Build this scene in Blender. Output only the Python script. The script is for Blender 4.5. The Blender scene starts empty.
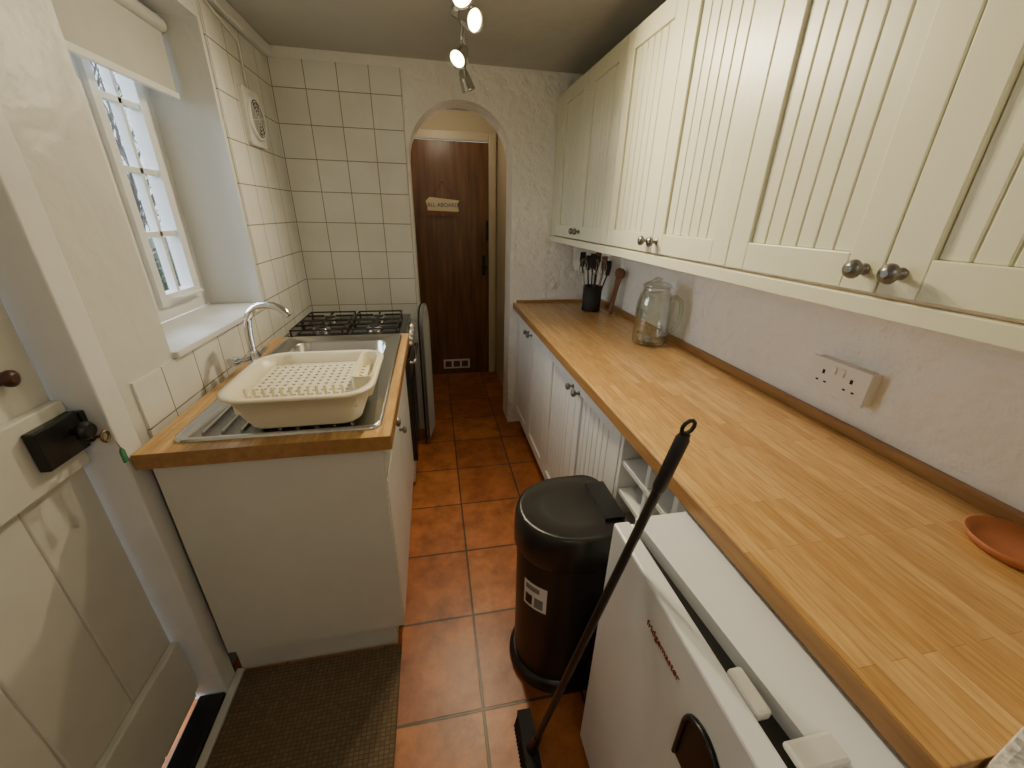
import bpy, math, random
from mathutils import Vector, Matrix
random.seed(7)
S=bpy.context.scene
H=1.436; D=2.55; CEIL=2.155; LW=-0.745; RW=1.10

# ---------------------------------------------------------------- materials
def nt(name):
    m=bpy.data.materials.new(name); m.use_nodes=True
    t=m.node_tree; b=t.nodes['Principled BSDF']; return m,t,b
def N(t,typ,**k):
    n=t.nodes.new(typ)
    for a,v in k.items(): setattr(n,a,v)
    return n
def noise_fac(t,scale,detail=4,vec=None,rough=.5):
    n=N(t,'ShaderNodeTexNoise'); n.inputs['Scale'].default_value=scale; n.inputs['Detail'].default_value=detail
    n.inputs['Roughness'].default_value=rough
    if vec is None:
        g=N(t,'ShaderNodeNewGeometry'); vec=g.outputs['Position']
    t.links.new(vec,n.inputs['Vector']); return n.outputs['Fac']
def ramp(t,fac,c0,c1,p0=.3,p1=.7):
    r=N(t,'ShaderNodeValToRGB'); r.color_ramp.elements[0].position=p0; r.color_ramp.elements[1].position=p1
    r.color_ramp.elements[0].color=(*c0,1); r.color_ramp.elements[1].color=(*c1,1)
    t.links.new(fac,r.inputs['Fac']); return r.outputs['Color']
def bump(t,b,h,strength=.3,dist=.01):
    n=N(t,'ShaderNodeBump'); n.inputs['Strength'].default_value=strength; n.inputs['Distance'].default_value=dist
    t.links.new(h,n.inputs['Height']); t.links.new(n.outputs['Normal'],b.inputs['Normal'])
def simple(name,col,rough=.5,metal=0,var=.06,bs=0,bscale=60,coat=0):
    m,t,b=nt(name)
    c1=tuple(max(0,c*(1-var)) for c in col)
    b.inputs['Roughness'].default_value=rough; b.inputs['Metallic'].default_value=metal
    t.links.new(ramp(t,noise_fac(t,14),c1,col),b.inputs['Base Color'])
    if coat: b.inputs['Coat Weight'].default_value=coat
    if bs: bump(t,b,noise_fac(t,bscale,5),bs,.004)
    return m
def pos_swz(t,ax,sh=(0,0),sc=1):
    g=N(t,'ShaderNodeNewGeometry'); s=N(t,'ShaderNodeSeparateXYZ'); c=N(t,'ShaderNodeCombineXYZ')
    t.links.new(g.outputs['Position'],s.inputs[0])
    for i in range(2):
        a=N(t,'ShaderNodeMath',operation='ADD'); a.inputs[1].default_value=sh[i]
        t.links.new(s.outputs[ax[i]],a.inputs[0]); t.links.new(a.outputs[0],c.inputs[i])
    return c.outputs[0]
def brick(t,vec,w,h,mortar,c1,c2,cm,off=0,smooth=.1,bias=0):
    n=N(t,'ShaderNodeTexBrick'); n.offset=off; n.offset_frequency=2; n.squash=1
    n.inputs['Scale'].default_value=1; n.inputs['Brick Width'].default_value=w; n.inputs['Row Height'].default_value=h
    n.inputs['Mortar Size'].default_value=mortar; n.inputs['Mortar Smooth'].default_value=smooth; n.inputs['Bias'].default_value=bias
    n.inputs['Color1'].default_value=(*c1,1); n.inputs['Color2'].default_value=(*c2,1); n.inputs['Mortar'].default_value=(*cm,1)
    t.links.new(vec,n.inputs['Vector']); return n
def tile_mat(name,ax,sh,w=.155):
    m,t,b=nt(name)
    n=brick(t,pos_swz(t,ax,sh),w,w,.0022,(.80,.80,.77),(.76,.755,.72),(.28,.23,.17),smooth=.4)
    mx=N(t,'ShaderNodeMix',data_type='RGBA',blend_type='MULTIPLY'); mx.inputs[0].default_value=.6
    t.links.new(n.outputs['Color'],mx.inputs[6]); t.links.new(ramp(t,noise_fac(t,5,5),(.88,.86,.80),(1,1,1),.35,.6),mx.inputs[7])
    t.links.new(mx.outputs[2],b.inputs['Base Color']); b.inputs['Roughness'].default_value=.2
    inv=N(t,'ShaderNodeMath',operation='SUBTRACT'); inv.inputs[0].default_value=1; t.links.new(n.outputs['Fac'],inv.inputs[1])
    a=N(t,'ShaderNodeMath',operation='MULTIPLY_ADD'); t.links.new(noise_fac(t,9,2),a.inputs[0]); a.inputs[1].default_value=1.2
    t.links.new(inv.outputs[0],a.inputs[2]); bump(t,b,a.outputs[0],.6,.004)
    return m
M_TILE_L=tile_mat('wall_tiles_left',(1,2),(1.55*2-D+.002,1.55-.905))
M_TILE_E=tile_mat('wall_tiles_end',(0,2),(1.55+.112,1.55-.905))
def plaster(name,col,strength=.6,scale=22,rough=.75,dist=.02):
    m,t,b=nt(name)
    t.links.new(ramp(t,noise_fac(t,3),tuple(c*.95 for c in col),col),b.inputs['Base Color']); b.inputs['Roughness'].default_value=rough
    a=N(t,'ShaderNodeMath',operation='MULTIPLY_ADD'); t.links.new(noise_fac(t,scale,4,rough=.5),a.inputs[0]); a.inputs[1].default_value=1
    t.links.new(noise_fac(t,5,2),a.inputs[2]); bump(t,b,a.outputs[0],strength,dist)
    return m
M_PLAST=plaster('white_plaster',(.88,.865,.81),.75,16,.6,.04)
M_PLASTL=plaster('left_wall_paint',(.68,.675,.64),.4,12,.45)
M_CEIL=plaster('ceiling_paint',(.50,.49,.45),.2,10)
M_HALL=plaster('hall_paint',(.58,.50,.35),.1,10)
M_GLOSS=simple('white_gloss_paint',(.78,.78,.77),.35,bs=.15,bscale=18)
M_DOORP=simple('door_paint',(.64,.63,.58),.4,bs=.15,bscale=25)
M_TRIM=simple('cream_trim',(.62,.54,.38),.4)
def floor_mat():
    m,t,b=nt('terracotta_tiles'); w=.323
    n=brick(t,pos_swz(t,(0,1),(10*w-.08,10*w-.725)),w,w,.0048,(.40,.125,.036),(.54,.19,.055),(.09,.06,.038),smooth=.3)
    mx=N(t,'ShaderNodeMix',data_type='RGBA',blend_type='MULTIPLY'); mx.inputs[0].default_value=.9
    t.links.new(n.outputs['Color'],mx.inputs[6])
    t.links.new(ramp(t,noise_fac(t,8,9,rough=.7),(.42,.37,.34),(1.0,1.0,1.0),.34,.62),mx.inputs[7])
    t.links.new(mx.outputs[2],b.inputs['Base Color']); b.inputs['Roughness'].default_value=.36
    inv=N(t,'ShaderNodeMath',operation='SUBTRACT'); inv.inputs[0].default_value=1; t.links.new(n.outputs['Fac'],inv.inputs[1])
    a=N(t,'ShaderNodeMath',operation='MULTIPLY_ADD'); t.links.new(noise_fac(t,18,4),a.inputs[0]); a.inputs[1].default_value=.5
    t.links.new(inv.outputs[0],a.inputs[2]); bump(t,b,a.outputs[0],.45,.004)
    return m
M_FLOOR=floor_mat()
def stretch(t,sx,sy,sz):
    g=N(t,'ShaderNodeNewGeometry'); v=N(t,'ShaderNodeVectorMath',operation='MULTIPLY'); v.inputs[1].default_value=(sx,sy,sz)
    t.links.new(g.outputs['Position'],v.inputs[0]); return v.outputs[0]
def wood_strip():
    m,t,b=nt('beech_block_worktop')
    n=brick(t,pos_swz(t,(1,0),(10,10.01)),.31,.026,.0005,(.53,.305,.11),(.70,.45,.19),(.36,.20,.07),off=.37)
    mx=N(t,'ShaderNodeMix',data_type='RGBA',blend_type='MULTIPLY'); mx.inputs[0].default_value=.65
    t.links.new(n.outputs['Color'],mx.inputs[6])
    t.links.new(ramp(t,noise_fac(t,1,6,stretch(t,120,12,120),.6),(.60,.52,.42),(1,1,1),.35,.62),mx.inputs[7])
    t.links.new(mx.outputs[2],b.inputs['Base Color']); b.inputs['Roughness'].default_value=.3
    return m
M_WOOD=wood_strip()
def grain(name,c0,c1,sv,rough=.4):
    m,t,b=nt(name)
    t.links.new(ramp(t,noise_fac(t,1,6,stretch(t,*sv)),c0,c1,.3,.7),b.inputs['Base Color']); b.inputs['Roughness'].default_value=rough
    return m
M_DARKWOOD=grain('dark_stained_wood',(.085,.036,.013),(.22,.098,.034),(26,26,2.2),.32)
M_EDGE=grain('worktop_edge_wood',(.28,.14,.045),(.40,.21,.07),(60,6,60),.4)
M_BROWNW=grain('brown_wood',(.14,.05,.02),(.26,.10,.04),(40,40,8),.5)
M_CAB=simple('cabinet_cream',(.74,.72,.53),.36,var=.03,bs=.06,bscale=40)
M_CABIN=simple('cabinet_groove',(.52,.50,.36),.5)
M_CABW=simple('cabinet_white',(.76,.75,.71),.38,var=.03)
M_PANEL=simple('unit_side_white',(.66,.65,.59),.45,var=.04)
M_PEWTER=simple('pewter_knob',(.22,.21,.20),.35,1)
M_STEEL=simple('stainless_steel',(.62,.62,.62),.22,1)
M_CHROME=simple('chrome',(.75,.75,.76),.1,1)
M_BLACK=simple('black_plastic',(.010,.010,.010),.35)
M_BLACKG=simple('gloss_black',(.008,.007,.007),.18,coat=.3)
M_LID=simple('bin_lid_black',(.012,.011,.011),.3)
M_BINB=simple('bin_body_brown_black',(.018,.015,.013),.36)
M_IRON=simple('cast_iron',(.015,.015,.015),.6)
M_FRIDGE=simple('fridge_white',(.74,.76,.79),.3,var=.02)
M_GREYP=simple('grey_plastic',(.20,.21,.20),.5)
M_FANG=simple('fan_grey',(.07,.07,.07),.6)
M_WPL=simple('white_plastic',(.78,.77,.73),.35,var=.02)
M_CREAMPL=simple('cream_plastic',(.80,.73,.54),.35,var=.02)
M_HOLE=simple('dark_recess',(.01,.01,.01),.8)
M_TERRA=simple('terracotta',(.42,.14,.05),.6,bs=.1)
M_BLIND=simple('roller_blind_fabric',(.52,.51,.47),.9,bs=.1,bscale=300)
M_RED=simple('logo_red_brown',(.25,.04,.02),.5)
M_LATCH=simple('latch_brown',(.06,.018,.010),.4)
M_GREEN=simple('green_tag',(.05,.22,.12),.4)
M_BRASS=simple('aged_brass',(.30,.20,.10),.35,1)
M_PAINT2=simple('sign_cream',(.75,.68,.50),.6)
M_BLUE=simple('sign_dark_lettering',(.05,.06,.08),.6)
M_CLOTH=simple('ironing_cover',(.50,.50,.47),.9,bs=.3,bscale=120)
M_FENCE=grain('fence_timber',(.25,.21,.17),(.42,.36,.30),(30,30,3),.8)
M_BARK=simple('bark',(.16,.14,.12),.9,bs=.4)
M_LEAF=simple('leaf_green',(.10,.17,.07),.6,var=.6)
M_GRASS=simple('outdoor_ground',(.12,.15,.08),.9,var=.4)
def mat_mat():
    m,t,b=nt('coir_mat')
    n=brick(t,pos_swz(t,(0,1),(10,10)),.014,.011,.002,(.14,.098,.058),(.19,.135,.08),(.085,.06,.036),smooth=1)
    t.links.new(n.outputs['Color'],b.inputs['Base Color']); b.inputs['Roughness'].default_value=.95
    bump(t,b,noise_fac(t,160,4),.8,.006); return m
M_MAT=mat_mat()
def glass(name,lo=.05,hi=.06,tint=(1,1,1)):
    m=bpy.data.materials.new(name); m.use_nodes=True; t=m.node_tree
    o=t.nodes['Material Output']; t.nodes.remove(t.nodes['Principled BSDF'])
    tr=N(t,'ShaderNodeBsdfTransparent'); tr.inputs[0].default_value=(*tint,1); gl=N(t,'ShaderNodeBsdfGlossy'); gl.inputs['Roughness'].default_value=.05
    mx=N(t,'ShaderNodeMixShader'); lw=N(t,'ShaderNodeLayerWeight'); lw.inputs[0].default_value=.35
    mr=N(t,'ShaderNodeMapRange'); mr.inputs[3].default_value=lo; mr.inputs[4].default_value=hi
    t.links.new(lw.outputs['Facing'],mr.inputs[0]); t.links.new(mr.outputs[0],mx.inputs[0])
    t.links.new(tr.outputs[0],mx.inputs[1]); t.links.new(gl.outputs[0],mx.inputs[2]); t.links.new(mx.outputs[0],o.inputs[0])
    return m
M_GLASS=glass('clear_glass',.08,.95,(.90,.93,.90)); M_PANE=glass('window_pane')
def emis(name,col,s):
    m,t,b=nt(name); b.inputs['Emission Color'].default_value=(*col,1); b.inputs['Emission Strength'].default_value=s; return m
M_BULB=emis('lit_bulb',(1,.80,.45),30)

# ---------------------------------------------------------------- builder
def rrect(cx,cy,w,h,r,n=6):
    pts=[]
    for (sx,sy,a0) in ((1,1,0),(-1,1,90),(-1,-1,180),(1,-1,270)):
        for i in range(n+1):
            a=math.radians(a0+90*i/n); pts.append((cx+sx*(w/2-r)+r*math.cos(a),cy+sy*(h/2-r)+r*math.sin(a)))
    return pts
class B:
    def __init__(s,name): s.n=name; s.v=[]; s.f=[]; s.mi=[]; s.sm=[]; s.mats=[]
    def m(s,mat):
        if mat not in s.mats: s.mats.append(mat)
        return s.mats.index(mat)
    def add(s,v,f,mat,smooth=False):
        o=len(s.v); s.v+= [tuple(p) for p in v]; i=s.m(mat)
        for q in f: s.f.append(tuple(o+k for k in q)); s.mi.append(i); s.sm.append(smooth)
    def box(s,x0,x1,y0,y1,z0,z1,mat,M=None):
        v=[Vector(p) for p in ((x0,y0,z0),(x1,y0,z0),(x1,y1,z0),(x0,y1,z0),(x0,y0,z1),(x1,y0,z1),(x1,y1,z1),(x0,y1,z1))]
        if M is not None: v=[M@p for p in v]
        s.add(v,[(0,3,2,1),(4,5,6,7),(0,1,5,4),(1,2,6,5),(2,3,7,6),(3,0,4,7)],mat)
    def loft(s,rings,mat,caps=(True,True),smooth=True,closed=True):
        n=len(rings[0]); v=[p for r in rings for p in r]; f=[]
        for i in range(len(rings)-1):
            for j in range(n if closed else n-1):
                k=(j+1)%n; f.append((i*n+j,i*n+k,(i+1)*n+k,(i+1)*n+j))
        s.add(v,f,mat,smooth)
        if caps[0]: s.add(rings[0],[tuple(range(n))[::-1]],mat)
        if caps[1]: s.add(rings[-1],[tuple(range(n))],mat)
    def frame(s,ax):
        ax=Vector(ax).normalized(); u=ax.orthogonal().normalized(); return ax,u,ax.cross(u)
    def lathe(s,prof,o,ax,mat,n=24,caps=(True,True)):
        ax,u,w=s.frame(ax); o=Vector(o)
        rings=[[o+ax*h+(u*math.cos(2*math.pi*j/n)+w*math.sin(2*math.pi*j/n))*max(r,1e-4) for j in range(n)] for r,h in prof]
        s.loft(rings,mat,caps)
    def cyl(s,p0,p1,r0,mat,r1=None,n=16):
        p0=Vector(p0); d=Vector(p1)-p0; s.lathe([(r0,0),(r1 if r1 is not None else r0,d.length)],p0,d,mat,n)
    def tube(s,pts,r,mat,n=10,cyclic=False):
        pts=[Vector(p) for p in pts]; m=len(pts); rings=[]; u=None
        for i,p in enumerate(pts):
            if cyclic: d=pts[(i+1)%m]-pts[i-1]
            else: d=pts[min(i+1,m-1)]-pts[max(i-1,0)]
            d.normalize()
            u=d.orthogonal().normalized() if u is None else (u-d*u.dot(d)).normalized()
            w=d.cross(u); rr=r[i] if isinstance(r,(list,tuple)) else r
            rings.append([p+(u*math.cos(2*math.pi*j/n)+w*math.sin(2*math.pi*j/n))*rr for j in range(n)])
        if cyclic: rings.append(rings[0]); s.loft(rings,mat,(False,False))
        else: s.loft(rings,mat)
    def prism(s,poly,plane,lo,hi,mat,smooth=False):
        def P(p,h): return {'xy':(p[0],p[1],h),'yz':(h,p[0],p[1]),'xz':(p[0],h,p[1])}[plane]
        n=len(poly); v=[P(p,lo) for p in poly]+[P(p,hi) for p in poly]
        s.add(v,[tuple(range(n))[::-1],tuple(range(n,2*n))],mat)
        s.add(v,[(i,(i+1)%n,n+(i+1)%n,n+i) for i in range(n)],mat,smooth)
    def done(s,bevel=0,parent=None,seg=2,tri=False):
        me=bpy.data.meshes.new(s.n); 
        mn=[min(p[i] for p in s.v) for i in range(3)]; mx=[max(p[i] for p in s.v) for i in range(3)]
        c=Vector(((mn[0]+mx[0])/2,(mn[1]+mx[1])/2,mn[2]))
        me.from_pydata([Vector(p)-c for p in s.v],[],s.f)
        for m in s.mats: me.materials.append(m)
        for p,i,sm in zip(me.polygons,s.mi,s.sm): p.material_index=i; p.use_smooth=sm
        import bmesh
        bm=bmesh.new(); bm.from_mesh(me)
        bmesh.ops.recalc_face_normals(bm,faces=bm.faces); bm.to_mesh(me); bm.free()
        o=bpy.data.objects.new(s.n,me); S.collection.objects.link(o); o.location=c
        if bevel:
            b=o.modifiers.new('bevel','BEVEL'); b.width=bevel; b.segments=seg; b.limit_method='ANGLE'; b.angle_limit=math.radians(50)
        if parent: o.parent=parent; o.location=c-parent.location
        return o
def text(name,body,size,loc,xdir,up,mat,parent,depth=.0008):
    cu=bpy.data.curves.new(name,'FONT'); cu.body=body; cu.size=size; cu.extrude=depth; cu.align_x='CENTER'; cu.align_y='CENTER'
    tmp=bpy.data.objects.new(name+'_t',cu); S.collection.objects.link(tmp)
    bpy.context.view_layer.update()
    me=bpy.data.meshes.new_from_object(tmp.evaluated_get(bpy.context.evaluated_depsgraph_get()))
    bpy.data.objects.remove(tmp); me.materials.clear(); me.materials.append(mat)
    o=bpy.data.objects.new(name,me); S.collection.objects.link(o)
    x=Vector(xdir).normalized(); z=x.cross(Vector(up)).normalized(); y=z.cross(x)
    o.parent=parent; o.matrix_basis=Matrix.Translation(Vector(loc)-parent.location)@Matrix((x,y,z)).transposed().to_4x4()
    return o

# ---------------------------------------------------------------- room shell
HB=3.6
b=B('floor'); b.box(-1.05,1.35,-1.3,HB+.1,-.05,0,M_FLOOR); b.done()
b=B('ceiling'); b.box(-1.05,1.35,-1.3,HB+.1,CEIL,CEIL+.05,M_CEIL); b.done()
WY0,WY1,WZ0,WZ1=1.22,1.90,1.055,2.03
b=B('wall_left'); T=-1.03
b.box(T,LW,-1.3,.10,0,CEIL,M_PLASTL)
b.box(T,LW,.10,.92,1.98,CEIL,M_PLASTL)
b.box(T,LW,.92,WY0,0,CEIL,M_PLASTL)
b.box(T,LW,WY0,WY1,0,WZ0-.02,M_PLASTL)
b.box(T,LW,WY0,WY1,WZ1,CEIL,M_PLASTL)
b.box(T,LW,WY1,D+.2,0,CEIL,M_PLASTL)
b.box(LW,LW+.006,1.04,WY1+.02,.86,WZ0-.02,M_TILE_L)
b.box(LW,LW+.006,WY1+.02,D,.86,2.10,M_TILE_L)
b.done()
b=B('wall_right'); b.box(RW,RW+.15,-1.3,D+.2,0,CEIL,M_PLAST); b.done()
b=B('wall_rear'); b.box(-1.05,1.35,-1.4,-1.3,0,CEIL,M_PLASTL); b.done()
b=B('wall_pier'); b.box(.56,RW,-.05,.125,0,CEIL,M_PLAST); b.done(.01)
AX0,AX1,AS=-.098,.486,1.71; acx=(AX0+AX1)/2; ar=(AX1-AX0)/2
b=B('wall_end'); NA=28
arc=[(acx-ar*math.cos(math.pi*i/NA),AS+ar*.98*math.sin(math.pi*i/NA)) for i in range(NA+1)]
TH=.2
b.box(LW-.28,AX0,D,D+TH,0,AS,M_PLAST); b.box(AX1,RW+.15,D,D+TH,0,AS,M_PLAST)
b.box(LW-.28,AX0,D,D+TH,AS,CEIL,M_PLAST); b.box(AX1,RW+.15,D,D+TH,AS,CEIL,M_PLAST)
for i in range(NA):
    (x0,z0),(x1,z1)=arc[i],arc[i+1]
    b.prism([(x0,z0),(x1,z1),(x1,CEIL),(x0,CEIL)],'xz',D,D+TH,M_PLAST)
b.box(LW+.006,-.112,D-.006,D,.80,2.11,M_TILE_E)
b.done()
b=B('wall_hall_right'); b.box(.56,.66,D+TH,HB,0,CEIL,M_HALL); b.done()
b=B('wall_hall_left'); b.box(-.45,-.35,D+TH,HB,0,CEIL,M_HALL); b.done()
b=B('wall_hall_end'); b.box(-.6,-.25,HB,HB+.1,0,CEIL,M_HALL); b.box(.495,.8,HB,HB+.1,0,CEIL,M_HALL); b.box(-.25,.495,HB,HB+.1,1.96,CEIL,M_HALL); b.done()
b=B('trim_hall_door'); b.box(.485,.545,HB-.03,HB-.001,0,2.02,M_TRIM); b.box(-.30,-.24,HB-.03,HB-.001,0,2.02,M_TRIM); b.box(-.24,.485,HB-.03,HB-.001,1.955,2.02,M_TRIM); b.done(.006)
b=B('door_hall'); b.box(-.24,.485,HB-.02,HB+.02,.002,1.95,M_DARKWOOD)
b.lathe([(.022,0),(.022,.006),(.01,.008),(.01,.03),(.024,.034),(.026,.05),(.015,.058)],(.44,HB-.02,1.0),(0,-1,0),M_IRON)
b.box(.425,.455,HB-.026,HB-.02,.93,1.10,M_IRON)
b.box(.46,.478,HB-.034,HB-.02,1.22,1.38,M_IRON)
b.done(.004)
b=B('vent_plate'); 
b.box(.05,.30,HB-.03,HB-.0201,.06,.15,M_WPL)
for i in range(3): b.box(.065+i*.078,.125+i*.078,HB-.032,HB-.03,.075,.135,M_BROWNW)
b.done(.003)
b=B('hanging_sign'); sy=HB-.035
b.prism([(-.02,1.44),(.20,1.43),(.235,1.45),(.225,1.50),(.24,1.53),(.0,1.55),(-.03,1.52),(-.02,1.48)],'xz',sy,sy+.012,M_PAINT2)
b.prism([(-.02,1.415),(.23,1.41),(.24,1.445),(-.03,1.45)],'xz',sy-.004,sy+.01,M_BROWNW)
b.tube([(.0,sy+.006,1.545),(.105,sy+.006,1.66),(.215,sy+.006,1.535)],.0020,M_BROWNW,6)
b.cyl((.105,sy+.013,1.66),(.105,sy-.003,1.66),.006,M_IRON)
so=b.done()
text('lettering','ALL ABOARD',.042,(.105,sy-.001,1.492),(1,0,0),(0,0,1),M_BLUE,so)

b=B('trim_ceiling_left'); b.box(LW,LW+.035,.98,D-.006,2.105,CEIL,M_GLOSS); b.done(.006)
b=B('trim_pipe'); b.tube([(LW+.012,1.95,2.10),(LW+.012,2.2,2.06),(LW+.012,2.2,1.9)],.005,M_WPL,8); b.done()

# ---------------------------------------------------------------- window
b=B('window_1'); X0,X1=-1.0,-.955
def ybar(y0,y1,z0,z1,x0=X0,x1=X1): b.box(x0,x1,y0,y1,z0,z1,M_GLOSS)
FW=.06
ybar(WY0,WY0+FW,WZ0,WZ1); ybar(WY1-FW,WY1,WZ0,WZ1); ybar(WY0+FW,WY1-FW,WZ0,WZ0+.05); ybar(WY0+FW,WY1-FW,WZ1-.05,WZ1)
ym=(WY0+WY1)/2
ybar(ym-.02,ym+.02,WZ0+.05,WZ1-.05)
for (a,c) in ((WY0+FW,ym-.02),(ym+.02,WY1-FW)):
    xs0,xs1=-.985,-.940
    b.box(xs0,xs1,a,a+.035,WZ0+.05,WZ1-.05,M_GLOSS); b.box(xs0,xs1,c-.042,c,WZ0+.05,WZ1-.05,M_GLOSS)
    b.box(xs0,xs1,a+.035,c-.042,WZ0+.05,WZ0+.09,M_GLOSS); b.box(xs0,xs1,a+.035,c-.042,WZ1-.09,WZ1-.05,M_GLOSS)
    mid=(a+c)/2; b.box(xs0+.01,xs1-.008,mid-.008,mid+.008,WZ0+.09,WZ1-.09,M_GLOSS)
    for k in range(1,4):
        zz=WZ0+.09+(WZ1-WZ0-.18)*k/4
        b.box(xs0+.01,xs1-.008,a+.035,c-.042,zz-.009,zz+.009,M_GLOSS)
    b.box(-.968,-.965,a+.03,c-.03,WZ0+.085,WZ1-.085,M_PANE)
b.tube([(-.935,ym+.08,WZ0+.07),(-.915,ym+.09,WZ0+.075),(-.915,ym+.24,WZ0+.075)],.005,M_WPL,8)
b.done(.002)
b=B('trim_window_sill'); b.box(-.955,LW+.018,WY0,WY1,WZ0-.02,WZ0,M_GLOSS); b.done(.004)
b=B('roller_blind'); b.box(-.862,-.858,WY0+.02,WY1-.02,1.80,2.0,M_BLIND); b.cyl((-.86,WY0+.01,1.995),(-.86,WY1-.01,1.995),.022,M_BLIND,n=20)
b.box(-.868,-.852,WY0+.02,WY1-.02,1.785,1.803,M_WPL); b.done()

# outside
b=B('ground_outdoor'); b.box(-12,-1.1,-4,18,-.3,-.2,M_GRASS); b.done()
b=B('garden_fence')
for i in range(64): 
    y=3+i*.2; b.box(-4.0,-3.97,y,y+.19,-.2,1.0+.01*random.random(),M_FENCE)
b.box(-3.97,-3.92,3,15.8,.8,.88,M_FENCE); b.box(-3.97,-3.92,3,15.8,.2,.28,M_FENCE); b.done()
b=B('bare_tree')
def branch(p,d,l,r,lev):
    pts=[p]; q=Vector(p); dd=Vector(d)
    for i in range(4):
        dd=(dd+Vector((random.uniform(-.25,.25),random.uniform(-.25,.25),random.uniform(-.05,.25)))).normalized(); q=q+dd*l/4; pts.append(q.copy())
    b.tube(pts,[r*(1-.14*i) for i in range(5)],M_BARK,6)
    if lev:
        for k in range(4):
            a=Vector((random.uniform(-1,1),random.uniform(-1,1),random.uniform(-.3,.9))).normalized()
            branch(pts[1+k%4],(dd+a*1.4).normalized(),l*.66,r*.5,lev-1)
branch(Vector((-5.2,8.6,-.2)),(0.05,-.1,1),2.2,.10,4)
branch(Vector((-5.0,7.2,-.2)),(0.05,.1,1),1.8,.08,4)
branch(Vector((-5.6,10.5,-.2)),(0.05,.1,1),2.4,.1,4)
b.done()
b=B('ivy_hedge')
for i in range(4500):
    c=Vector((random.gauss(-3.6,.12),random.uniform(4,12),random.uniform(-.2,.95)-abs(random.gauss(0,.3))))
    c.z=max(c.z,-.15)
    u=Vector((random.gauss(0,1),random.gauss(0,1),random.gauss(0,1))).normalized()*.045; w=u.orthogonal().normalized()*.03
    if c.x>-3.86: b.add([c-u,c+w,c+u,c-w],[(0,1,2,3)],M_LEAF)
b.done()

# ---------------------------------------------------------------- entrance door + frame
b=B('door_1'); dx=-.80
ys=[.12,.27,.43,.59,.75,.908]
for a,c in zip(ys[:-1],ys[1:]): b.box(dx-.035,dx,a+.0012,c-.0012,.03,1.955,M_DOORP)
b.box(dx-.034,dx-.004,.12,.908,.03,1.955,M_DOORP)
for z0,z1 in ((.08,.29),(.905,1.06),(1.66,1.80)): b.box(dx+.0003,dx+.022,.13,.903,z0,z1,M_DOORP)
b.done(.004)
b=B('rim_lock'); b.box(dx+.022,dx+.042,.795,.897,.950,1.035,M_BLACK); b.box(-.778,-.755,.8985,.9115,.955,1.03,M_BLACK)
b.lathe([(.010,0),(.010,.012),(.018,.016),(.021,.026),(.014,.034)],(dx+.042,.87,1.0),(1,0,0),M_BLACK)
b.done(.003)
b=B('door_key'); b.cyl((dx+.043,.885,.975),(dx+.075,.885,.975),.0035,M_BRASS)
b.tube([(dx+.083,.885+.010*math.cos(a),.975+.012*math.sin(a)) for a in [i*math.pi/6 for i in range(12)]],.003,M_BRASS,6,True)
b.tube([(dx+.083,.892,.967),(dx+.089,.896,.950),(dx+.091,.898,.935)],.0015,M_CHROME,6)
b.prism([(.892,.900),(.904,.900),(.904,.928),(.898,.938),(.892,.928)],'yz',dx+.089,dx+.093,M_GREEN); b.done()
b=B('latch_knob'); b.lathe([(.014,0),(.012,.004),(.010,.008),(.016,.014),(.016,.020),(.008,.025)],(dx,.835,1.135),(1,0,0),M_LATCH); b.done()
b=B('trim_door_frame')
b.box(-.84,LW+.022,.913,.975,0,2.02,M_GLOSS); b.box(-.84,LW+.022,.045,.107,0,2.02,M_GLOSS); b.box(-.84,LW+.022,.107,.913,1.96,2.02,M_GLOSS)
b.done(.004)
b=B('door_threshold_strip'); b.box(-.797,-.724,.11,.910,0,.022,M_BLACK); b.done(.004)
b=B('trim_door_sill'); b.box(-.722,-.697,.11,.984,0,.014,M_DOORP); b.done(.003)

# ---------------------------------------------------------------- left run: sink unit
b=B('sink_unit')
WL,WR,WN,WF=-.717,-.135,.925,1.885
PL=-.707
b.box(PL,-.165,.955,.973,.135,.86,M_PANEL); b.box(PL,-.165,WF-.018,WF,.135,.86,M_PANEL); b.box(PL,-.185,.973,WF-.018,.135,.15,M_PANEL)
b.box(PL,-.20,.986,WF,0,.134,M_PANEL)
for a,c in ((.976,1.425),(1.431,WF-.002)):
    b.box(-.183,-.163,a,c,.14,.72,M_CABW); b.box(-.183,-.163,a,c,.727,.855,M_CABW)
b.lathe([(.006,0),(.006,.012),(.015,.016),(.015,.024),(.008,.028)],(-.163,1.38,.66),(1,0,0),M_PEWTER,16)
b.lathe([(.006,0),(.006,.012),(.015,.016),(.015,.024),(.008,.028)],(-.163,1.2,.79),(1,0,0),M_PEWTER,16)
BX0,BX1,BY0,BY1=-.60,-.22,1.42,1.78
for x0,x1,y0,y1 in ((WL,WR,WN,BY0),(WL,WR,BY1,WF),(WL,BX0,BY0,BY1),(BX1,WR,BY0,BY1)): b.box(x0,x1,y0,y1,.862,.90,M_WOOD)
b.box(WL,WR,WN-.003,WN-.0002,.860,.9005,M_EDGE); b.box(WR+.0002,WR+.003,WN,WF,.860,.9005,M_EDGE)
b.done()
b=B('kitchen_sink')
def ring(cx,cy,w,h,r,z,n=6): return [(x,y,z) for x,y in rrect(cx,cy,w,h,r,n)]
scx,scy=(-.66-.16)/2,(.965+1.86)/2
bcx,bcy=(BX0+BX1)/2,(BY0+BY1)/2
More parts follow.
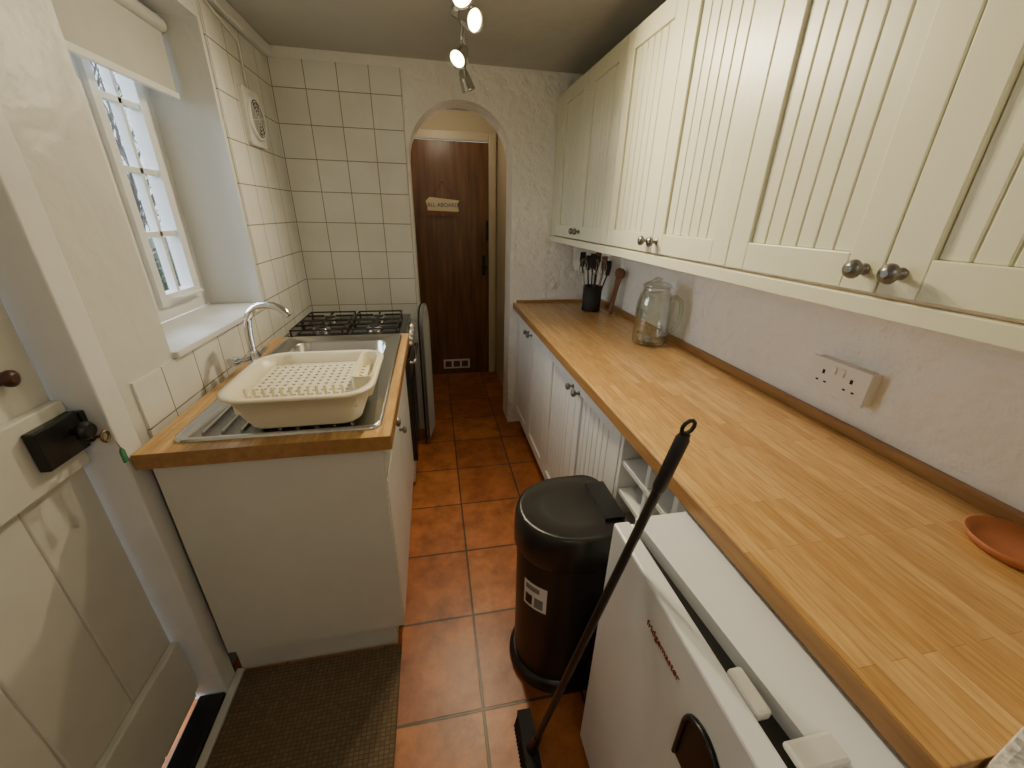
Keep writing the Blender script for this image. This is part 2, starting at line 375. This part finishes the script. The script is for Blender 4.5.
b.loft([ring(scx,scy,.50,.895,.03,.901),ring(scx,scy,.496,.891,.03,.909),ring(scx,scy,.48,.875,.03,.909),ring(scx,scy,.47,.865,.03,.905),
 ring(bcx,bcy,.385,.365,.06,.905),ring(bcx,bcy,.375,.355,.06,.898),ring(bcx,bcy,.355,.335,.05,.76),ring(bcx,bcy,.30,.28,.05,.75)],M_STEEL,(False,True))
for i in range(9): 
    x=-.60+i*.045; b.tube([(x,1.0,.906),(x,1.34,.906)],.004,M_STEEL,8)
b.lathe([(.03,0),(.028,.003),(.02,.001)],(bcx,bcy,.751),(0,0,1),M_CHROME)
b.done()
b=B('mixer_tap'); tx,ty=-.650,1.48
b.lathe([(.026,0),(.026,.006),(.019,.012),(.019,.05),(.015,.06)],(tx,ty,.9095),(0,0,1),M_CHROME)
pts=[(tx,ty,.95),(tx+.002,ty,1.03),(tx+.006,ty,1.06)]+[(tx+.085-.079*math.cos(a),ty-.03*(1-math.cos(a))/2,1.06+.075*math.sin(a)) for a in [math.radians(d) for d in range(15,151,15)]]
b.tube(pts,.0125,M_CHROME,12)
b.tube([(tx-.01,ty-.02,.945),(tx-.03,ty-.07,.955)],.008,M_CHROME,10); b.lathe([(.014,0),(.016,.01),(.014,.03)],(tx-.026,ty-.065,.953),(-.3,-.9,.2),M_CHROME)
b.tube([(tx+.01,ty+.02,.945),(tx+.015,ty+.07,.955)],.008,M_CHROME,10)
b.done()
b=B('dish_drainer'); cx,cy=-.358,1.125
def rr(w,h,r,z,dx=0): return ring(cx+dx,cy,w,h,r,z,8)
b.loft([rr(.28,.27,.05,.912),rr(.315,.31,.06,.955),rr(.345,.34,.07,1.005),rr(.375,.37,.08,1.007),rr(.375,.37,.08,1.013),rr(.338,.333,.07,1.013),rr(.305,.30,.06,.955),rr(.27,.26,.05,.918)],M_CREAMPL,(True,True))
z=.985
b.box(cx-.145,cx+.145,cy-.15,cy-.135,z-.02,z,M_CREAMPL); b.box(cx-.145,cx+.145,cy+.135,cy+.15,z-.02,z,M_CREAMPL)
for i in range(14):
    x=cx-.14+i*.0215; b.box(x-.006,x+.006,cy-.14,cy+.14,z-.006,z,M_CREAMPL)
for j in range(12):
    y=cy-.13+j*.0235; b.box(cx-.145,cx+.145,y-.0065,y+.0065,z-.006,z+.0002,M_CREAMPL)
for i in range(12):
    x=cx-.125+i*.021
    b.cyl((x,cy-.115,z),(x,cy-.12,z+.034),.005,M_CREAMPL,.0035,8)
b.loft([ring(cx+.145,cy+.02,.05,.2,.02,.96),ring(cx+.15,cy+.02,.06,.22,.02,1.025),ring(cx+.15,cy+.02,.052,.212,.02,1.025),ring(cx+.145,cy+.02,.042,.19,.02,.965)],M_CREAMPL,(True,True))
b.done()

# ---------------------------------------------------------------- cooker
b=B('gas_cooker'); c0,c1=1.90,2.33; x0,x1=-.700,-.165
b.box(x0,x1,c0,c1,.02,.87,M_WPL); b.box(x0-.0,x1+.02,c0,c1,.87,.89,M_BLACKG)
b.box(x1,x1+.022,c0+.005,c1-.005,.78,.868,M_BLACKG)
b.box(x1,x1+.025,c0+.005,c1-.005,.16,.77,M_BLACKG); b.box(x1+.025,x1+.027,c0+.07,c1-.07,.25,.62,M_HOLE)
b.tube([(x1+.02,c0+.06,.72),(x1+.045,c0+.06,.725),(x1+.045,c1-.06,.725),(x1+.02,c1-.06,.72)],.008,M_CHROME,10)
for i in range(5): b.lathe([(.018,0),(.016,.02),(.012,.022)],(x1+.021,c0+.05+i*.08,.83),(1,0,0),M_CHROME,16)
b.box(x0+.02,x1+.01,c0+.02,c1-.02,.89,.893,M_BLACKG)
for ix in range(2):
    for iy in range(2):
        px=x0+.145+ix*.25; py=c0+.118+iy*.195
        b.lathe([(.04,0),(.04,.010),(.026,.014)],(px,py,.893),(0,0,1),M_STEEL,20)
        b.lathe([(.026,0),(.024,.006)],(px,py,.906),(0,0,1),M_IRON,20)
        gz=.916; gy=.089
        b.tube([(px-.116,py-gy,gz),(px+.116,py-gy,gz),(px+.116,py+gy,gz),(px-.116,py+gy,gz)],.0042,M_IRON,6,True)
        for dx_,dy_ in ((1,0),(-1,0),(0,1),(0,-1)):
            b.box(px+min(dx_*.03,dx_*.116)-.004*(dx_==0),px+max(dx_*.03,dx_*.116)+.004*(dx_==0),py+min(dy_*.03,dy_*gy)-.004*(dy_==0),py+max(dy_*.03,dy_*gy)+.004*(dy_==0),gz-.004,gz+.005,M_IRON)
        for sx in (-1,1):
            for sy_ in (-1,1): b.cyl((px+sx*.113,py+sy_*.086,.892),(px+sx*.113,py+sy_*.086,gz),.0045,M_IRON,n=6)
b.done()
b=B('ironing_board'); bx=-.072
pl=[(2.49,.06),(2.49,.80)]+[(2.40+.09*math.cos(a),.80+.13*math.sin(a)) for a in [math.radians(d) for d in range(10,171,16)]]+[(2.31,.80),(2.30,.06)]
b.prism(pl,'yz',bx-.010,bx+.010,M_CLOTH)
b.tube([(bx+.004,p[0],p[1]) for p in pl],.008,M_GREYP,8,True)
b.tube([(bx-.014,p[0],p[1]) for p in pl],.006,M_IRON,8,True)
b.tube([(bx-.022,2.34,.70),(bx-.022,2.33,.01),(bx-.022,2.46,.01),(bx-.022,2.45,.70)],.008,M_CHROME,8)
io=b.done(); io.rotation_euler=(0,0,math.radians(-11))
b=B('extractor_fan'); fy,fz=2.19,1.79; fx=LW+.006
b.prism([(y,z) for y,z in rrect(fy,fz,.18,.21,.02)],'yz',fx,fx+.018,M_WPL)
b.lathe([(.082,0),(.082,.010),(.076,.016),(.070,.012)],(fx+.018,fy,fz),(1,0,0),M_WPL,32)
b.lathe([(.070,0),(.070,.001)],(fx+.0305,fy,fz),(1,0,0),M_FANG,32)
for k in range(5): 
    r=.012+k*.013; b.tube([(fx+.033,fy+r*math.cos(a),fz+r*math.sin(a)) for a in [i*math.pi/14 for i in range(28)]],.0014,M_WPL,6,True)
for k in range(4):
    a=k*math.pi/4+.2; b.tube([(fx+.033,fy-.07*math.cos(a),fz-.07*math.sin(a)),(fx+.033,fy+.07*math.cos(a),fz+.07*math.sin(a))],.0014,M_WPL,6)
b.done(.0)

# ---------------------------------------------------------------- right run
def bead_door(b,xf,y0,y1,z0,z1,mat,matg,fr=.06,th=.02):
    xb=xf+th
    b.box(xf,xb,y0,y0+fr,z0,z1,mat); b.box(xf,xb,y1-fr,y1,z0,z1,mat)
    b.box(xf,xb,y0+fr,y1-fr,z0,z0+fr,mat); b.box(xf,xb,y0+fr,y1-fr,z1-fr,z1,mat)
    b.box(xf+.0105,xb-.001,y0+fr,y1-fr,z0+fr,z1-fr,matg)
    n=max(3,round((y1-y0-2*fr)/.042)); w=(y1-y0-2*fr)/n
    for i in range(n):
        a=y0+fr+i*w
        b.box(xf+.008,xf+.0125,a+.0018,a+w-.0018,z0+fr,z1-fr,mat)
def knob(b,x,y,z,s=1.0):
    b.lathe([(.010*s,0),(.010*s,.003),(.005*s,.006),(.005*s,.014),(.013*s,.018),(.0165*s,.024),(.014*s,.031),(.006*s,.035)],(x,y,z),(-1,0,0),M_PEWTER,20)
b=B('wall_cabinets'); XF=.74; Z0,Z1=1.322,2.045
ed=[.17,.55,.93,1.31,1.69,2.07,2.45]
b.box(XF+.021,RW-.001,.135,D-.002,Z0,Z1,M_CAB)
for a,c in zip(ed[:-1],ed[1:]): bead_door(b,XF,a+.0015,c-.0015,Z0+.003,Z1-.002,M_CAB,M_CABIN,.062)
b.box(XF,XF+.02,2.452,D-.002,Z0,Z1,M_CAB); b.box(XF,XF+.02,.135,.168,Z0,Z1,M_CAB)
b.box(XF-.006,XF+.02,.135,D-.002,Z0-.034,Z0-.003,M_CAB)
for e in (.55,1.31,2.07):
    knob(b,XF,e-.03,Z0+.04); knob(b,XF,e+.03,Z0+.04)
b.done(.0025)
b=B('base_cabinets'); XB=.535
b.box(XB+.021,RW-.001,.95,D-.002,.10,.858,M_CABW); b.box(XB+.06,RW-.001,.95,D-.002,0,.10,M_CABW)
for i in range(4):
    bead_door(b,XB,.952+i*.399,.952+(i+1)*.399-.003,.11,.85,M_CABW,M_CABIN,.055)
for e in (1.351,2.149): knob(b,XB,e-.035,.80,.9); knob(b,XB,e+.035,.80,.9)
b.done(.0025)
b=B('wine_rack_unit'); y0,y1=.645,.945
b.box(XB,RW-.2,y0,y0+.018,.0,.858,M_CABW); b.box(XB,RW-.2,y1-.018,y1,.0,.858,M_CABW); b.box(RW-.21,RW-.2,y0,y1,.10,.858,M_CABW)
b.box(XB+.01,RW-.21,(y0+y1)/2-.008,(y0+y1)/2+.008,.10,.858,M_CABW)
for k in range(8):
    z=.10+k*.106; b.box(XB+.004,RW-.21,y0+.018,y1-.018,z,z+.016,M_CABW)
b.done(.002)
b=B('worktop'); b.box(.51,RW-.001,.128,D-.001,.862,.90,M_WOOD); b.box(.507,.5099,.128,D-.001,.862,.8985,M_EDGE)
b.box(RW-.02,RW-.001,.128,D-.001,.90,.928,M_EDGE); b.box(.53,RW-.02,D-.018,D-.001,.90,.915,M_EDGE); b.done(.003)

# fridge
b=B('undercounter_fridge'); fy0,fy1=.15,.585
b.box(.43,.92,fy0,fy1,.03,.815,M_FRIDGE)
b.prism([(.392,fy1+.003),(.92,fy1+.003),(.92,fy0-.003),(.424,fy0-.003)],'xy',.818,.85,M_FRIDGE)
b.prism([(.378,fy1-.03),(.43,fy1-.03),(.45,fy0+.01),(.378,fy0+.01)],'xy',.06,.822,M_BLACK)
b.box(.342,.378,fy0,fy1,.06,.848,M_FRIDGE)
b.box(.378,.392,fy1-.03,fy1,.06,.84,M_FRIDGE)
b.box(.44,.9,fy0+.01,fy1-.01,0.0,.03,M_BLACK)
hz=.735; hy=.25
hp=[(hy-.04,hz-.09),(hy+.04,hz-.09)]+[(hy+.04*math.cos(a),hz+.04*math.sin(a)) for a in [math.radians(d) for d in range(0,181,20)]]
b.prism(hp,'yz',.3395,.3425,M_BLACK)
b.tube([(.337,hy-.036,hz-.085)]+[(.337,hy-.036*math.cos(a),hz+.036*math.sin(a)) for a in [math.radians(d) for d in range(0,181,20)]]+[(.337,hy+.036,hz-.085)],.0035,M_BLACK,8)
b.box(.382,.45,fy0+.012,fy0+.045,.851,.861,M_WPL)
b.box(.379,.402,.225,.285,.835,.852,M_WPL)
fo=b.done(.006)
text('lettering','fridgemaster',.0195,(.3413,.368,.775),(0,-1,0),(0,0,1),M_RED,fo)
b=B('vacuum_tube'); b.tube([(.50,.085,.02),(.50,.085,.6),(.50,.095,.76),(.515,.11,.795)],.020,M_GREYP,12); b.tube([(.50,.085,.0),(.50,.085,.05)],.03,M_GREYP,12); b.done()

# bin
b=B('pedal_bin'); bx,by=.345,.868
def dsh(s,z=0):
    pts=[]
    for i in range(25):
        a=math.radians(90+180*i/24); pts.append((bx+.02+.17*s*math.cos(a),by+.147*s*math.sin(a),z))
    for i in range(7):
        a=math.radians(-90+90*i/6); pts.append((bx+.02+.075*s+.06*s*math.cos(a),by-.087*s+.06*s*math.sin(a),z))
    for i in range(7):
        a=math.radians(0+90*i/6); pts.append((bx+.02+.075*s+.06*s*math.cos(a),by+.087*s+.06*s*math.sin(a),z))
    return pts
b.loft([dsh(1.0,z=0),dsh(1.02,z=.01),dsh(1.02,z=.03),dsh(.99,z=.045),dsh(.93,z=.05)],M_LID,(True,True))
b.loft([dsh(.92,z=.05),dsh(.94,z=.53)],M_BINB,(True,True))
b.loft([dsh(.965,z=.53),dsh(1.0,z=.54),dsh(1.0,z=.605),dsh(.985,z=.635),dsh(.955,z=.648),dsh(.9,z=.654),dsh(.85,z=.650),dsh(.5,z=.652)],M_LID,(True,True))
b.box(bx+.09,bx+.15,by-.08,by+.08,.60,.662,M_BLACK)
bo=b.done(.0)
b=B('label')
def bp(a,z):
    s=.92+.02*(z-.05)/.48+.008; a=math.radians(a); return (bx+.02+.17*s*math.cos(a),by+.147*s*math.sin(a),z)
def patch(a0,a1,z0,z1,mat,k=0):
    n=6; v=[bp(a0+(a1-a0)*i/n,z0) for i in range(n+1)]+[bp(a0+(a1-a0)*i/n,z1) for i in range(n+1)]
    if k: v=[(x-.0007,y-.0007,z) for x,y,z in v]
    b.add(v,[(i,i+1,n+2+i,n+1+i) for i in range(n)],mat)
patch(203,234,.35,.45,M_WPL); patch(206,216,.36,.40,M_BLACK,1); patch(219,230,.36,.40,M_GREYP,1); patch(206,225,.42,.44,M_GREYP,1)
b.done(parent=bo)

# broom
b=B('broom'); p0=Vector((.195,.576,.05)); p1=Vector((.327,.494,.862)); dd=(p1-p0); p2=p0+dd*1.33
b.tube([p0,p2],.0085,M_BLACK,12); b.tube([p2-dd.normalized()*.12,p2-dd.normalized()*.11,p2-dd.normalized()*.01,p2],[.009,.0112,.0112,.007],M_BLACK,12)
b.tube([p0-dd.normalized()*.01,p0+dd.normalized()*.09],[.018,.011],M_BLACK,12)
u=dd.normalized()
b.tube([p2+u*.012+Vector((.010*math.cos(a),0,0))+u*.012*math.sin(a) for a in [i*math.pi/5 for i in range(10)]],.0035,M_BLACK,6,True)
b.box(.175,.215,.45,.67,.05,.070,M_HOLE)
for i in range(23):
    for j in range(5):
        x=.178+j*.0085; y=.455+i*.0095; b.cyl((x,y,.052),(x+(j-2)*.005,y,.0),.0035,M_HOLE,.003,5)
b.done()

# glass jar
b=B('glass_jar'); jx,jy=.965,1.60
b.lathe([(.001,.002),(.066,0),(.076,.012),(.077,.06),(.073,.075),(.077,.09),(.075,.19),(.066,.225),(.055,.24),(.055,.255)],(jx,jy,.9005),(0,0,1),M_GLASS,36,(False,False))
b.lathe([(.001,.012),(.060,.011),(.070,.02),(.071,.19),(.061,.222)],(jx,jy,.9005),(0,0,1),M_GLASS,36,(False,False))
b.lathe([(.001,.0),(.058,0),(.062,.006),(.05,.018),(.015,.022),(.012,.03),(.018,.038),(.001,.042)],(jx,jy,1.157),(0,0,1),M_GLASS,28,(False,False))
hd=Vector((.80,-.60,0))
hpts=[(.062,1.115),(.085,1.122),(.108,1.105),(.115,1.06),(.108,1.0),(.092,.972),(.072,.965)]
b.tube([Vector((jx,jy,0))+hd*r+Vector((0,0,zz)) for r,zz in hpts],.009,M_GLASS,12)
b.tube([(jx+.057*math.cos(a),jy+.057*math.sin(a),1.145) for a in [i*math.pi/14 for i in range(28)]],.003,M_CHROME,6,True)
b.tube([(jx-.057,jy-.0,1.145),(jx-.07,jy,1.12),(jx-.062,jy,1.17),(jx,jy,1.20)],.0022,M_CHROME,6)
b.lathe([(.012,0),(.010,.02),(.016,.024),(.012,.03)],(jx-.045,jy-.062,.945),(-.55,-.8,0),M_GREYP,14)
b.done()
b=B('utensil_holder'); ux,uy=.945,2.28
b.lathe([(.054,0),(.056,.004),(.056,.15),(.051,.15),(.051,.008),(.001,.008)],(ux,uy,.9005),(0,0,1),M_IRON,28,(True,False))
spec=[(-.04,.0,'w'),(-.012,.03,'s'),(-.02,-.03,'s'),(.0,.0,'w'),(.014,.02,'s'),(-.035,.025,'s'),(.014,-.03,'w'),(.032,.0,'n'),(.022,.03,'n'),(.036,-.025,'s')]
for k0,(ax_,ay_,k) in enumerate(spec):
    t0=(ux+ax_*.5,uy+ay_*.5,.915); L=1.125+.02*(k0%3) 
    sp=1.8 
    t1=(ux+ax_*sp,uy+ay_*sp,L)
    mt={'w':M_CHROME,'s':M_BLACK,'n':M_BROWNW}[k]
    b.tube([t0,t1],.0045 if k!='n' else .0065,mt,8)
    if k=='w':
        for q in range(4):
            an=q*math.pi/4; pts=[(t1[0]+.024*math.sin(s)*math.cos(an),t1[1]+.024*math.sin(s)*math.sin(an),t1[2]-.01+.045*(1-math.cos(s))) for s in [math.pi*i/10 for i in range(11)]]
            b.tube(pts,.0016,M_CHROME,5)
    else:
        w=.018
        b.prism([(t1[0]-w*.6,t1[2]-.01),(t1[0]+w*.6,t1[2]-.01),(t1[0]+w,t1[2]+.03),(t1[0]+w*.9,t1[2]+.075),(t1[0]-w*.9,t1[2]+.075),(t1[0]-w,t1[2]+.03)],'xz',t1[1]-.003,t1[1]+.003,mt)
b.done()
b=B('wooden_salad_servers')
for k,(xa,ya,xb_,yb) in enumerate(((1.028,2.19,1.068,2.20),(1.02,2.16,1.066,2.16))):
    p=Vector((xa,ya,.905)); q=Vector((xb_,yb,1.16)); d=(q-p)
    b.tube([p,p+d*.3,p+d*.6,p+d*.85,q],[.010,.009,.008,.013,.011],M_BROWNW,10)
    b.lathe([(.004,-.03),(.018,-.018),(.022,.0),(.018,.02),(.004,.03)],p+d*.9,d,M_BROWNW,14)
b.done()
b=B('socket_double'); 
b.box(RW-.03,RW-.001,.72,.88,1.0,1.085,M_WPL); b.box(RW-.038,RW-.03,.717,.883,.997,1.088,M_WPL)
for yc in (.76,.84):
    b.box(RW-.0386,RW-.038,yc-.004,yc+.004,1.045,1.057,M_HOLE)
    b.box(RW-.0386,RW-.038,yc-.016,yc-.008,1.022,1.027,M_HOLE); b.box(RW-.0386,RW-.038,yc+.008,yc+.016,1.022,1.027,M_HOLE)
for yc in (.788,.812): b.box(RW-.042,RW-.038,yc-.006,yc+.006,1.055,1.075,M_WPL)
b.done(.002)
b=B('terracotta_saucer'); b.lathe([(.055,0),(.062,.002),(.072,.02),(.068,.02),(.058,.007),(.001,.006)],(1.0,.345,.9005),(0,0,1),M_TERRA,40,(True,False)); b.done()
b=B('door_mat'); b.prism([(-.690,.25),(-.185,.25),(-.185,.972),(-.694,.972)],'xy',0.0,.012,M_MAT); b.done(.003)

# ---------------------------------------------------------------- ceiling light
b=B('ceiling_spotlight_bar')
zc=CEIL; lx=.17
b.lathe([(.05,0),(.05,.02),(.02,.028)],(lx,1.95,zc),(0,0,-1),M_CHROME)
bar=[(lx-.05,1.55,zc-.05),(lx-.02,1.7,zc-.045),(lx,1.85,zc-.035),(lx,1.95,zc-.03),(lx,2.05,zc-.04),(lx+.02,2.2,zc-.055),(lx+.04,2.33,zc-.06)]
b.tube(bar,.011,M_CHROME,8)
heads=[((lx-.05,1.56,zc-.05),(.25,-.6,-.65),1,.045),((lx,1.80,zc-.037),(.62,-.95,-.42),1,.045),((lx-.005,2.08,zc-.04),(-.45,-.65,-.65),1,.062),((lx+.03,2.30,zc-.06),(.35,.1,-.9),0,.075)]
lights=[]
for (p,d,on,st) in heads:
    p=Vector(p); d=Vector(d).normalized(); q=p+Vector((0,0,-st))
    b.tube([p,q],.006,M_CHROME,8)
    b.lathe([(.012,-.04),(.022,-.03),(.028,.0),(.034,.04),(.036,.045),(.032,.045),(.030,.035)],q,d,M_CHROME,24,(True,False))
    b.lathe([(.001,.02),(.030,.035)],q,d,M_BULB if on else M_WPL,20,(False,False))
    if on: lights.append((q+d*.06,d))
lo=b.done()
for i,(p,d) in enumerate(lights):
    l=bpy.data.lights.new('bulb_light','SPOT'); l.energy=(30,44,42)[i]; l.color=(1,.85,.57); l.spot_size=math.radians((140,105,140)[i]); l.spot_blend=1.0 if i==1 else .9; l.shadow_soft_size=.03
    o=bpy.data.objects.new('bulb_light',l); S.collection.objects.link(o); o.parent=lo
    o.matrix_basis=Matrix.Translation(p-lo.location)@d.to_track_quat('-Z','Y').to_matrix().to_4x4()
b=B('unseen_fill_dome'); b.lathe([(.12,0),(.12,.02),(.10,.06),(.05,.085),(.001,.09)],(.1,-.55,CEIL),(0,0,-1),emis('fill_dome_glow',(1,.92,.78),2.5),32); po=b.done()  # added fill: unseen dome and point lamp behind camera brighten the room
l=bpy.data.lights.new('fill_dome_point','POINT'); l.energy=5.2; l.color=(1,.92,.78); l.shadow_soft_size=.12
o=bpy.data.objects.new('fill_dome_point',l); S.collection.objects.link(o); o.parent=po; o.location=Vector((.1,-.55,CEIL-.24))-po.location
b=B('hall_ceiling_light'); b.lathe([(.08,0),(.08,.02),(.05,.05),(.001,.06)],(.1,3.1,CEIL),(0,0,-1),emis('hall_diffuser',(1,.75,.45),2),28); ho=b.done()
l=bpy.data.lights.new('hall_bulb','POINT'); l.energy=2.4; l.color=(1,.84,.60); l.shadow_soft_size=.08
o=bpy.data.objects.new('hall_bulb',l); S.collection.objects.link(o); o.parent=ho; o.location=Vector((.1,3.1,CEIL-.15))-ho.location

# world + overcast sun
w=bpy.data.worlds.new('overcast_sky'); S.world=w; w.use_nodes=True
bg=w.node_tree.nodes['Background']; bg.inputs[0].default_value=(.62,.80,1,1); bg.inputs[1].default_value=2.2
l=bpy.data.lights.new('overcast_sun','SUN'); l.energy=14; l.angle=math.radians(70); l.color=(.82,.90,1)
o=bpy.data.objects.new('overcast_sun',l); S.collection.objects.link(o); o.location=(-5,1,6)
o.rotation_euler=Vector((1,.02,-.32)).to_track_quat('-Z','Y').to_euler()
l=bpy.data.lights.new('window_portal','AREA'); l.shape='RECTANGLE'; l.size=.66; l.size_y=.95; l.cycles.is_portal=True
o=bpy.data.objects.new('window_portal',l); S.collection.objects.link(o); o.location=(-1.06,(WY0+WY1)/2,1.54); o.rotation_euler=(0,math.radians(-90),0)

# ---------------------------------------------------------------- camera
cam=bpy.data.cameras.new('camera'); cam.sensor_width=36; cam.lens=392/1024*36; cam.clip_start=.02
co=bpy.data.objects.new('camera',cam); S.collection.objects.link(co); S.camera=co
zx=Vector((-.1813,-.8993,.397)).normalized(); xx=Vector((.9819,-.188,.0223)); xx=(xx-zx*xx.dot(zx)).normalized(); yy=zx.cross(xx)
co.matrix_world=Matrix.Translation((0,0,H))@Matrix((xx,yy,zx)).transposed().to_4x4()
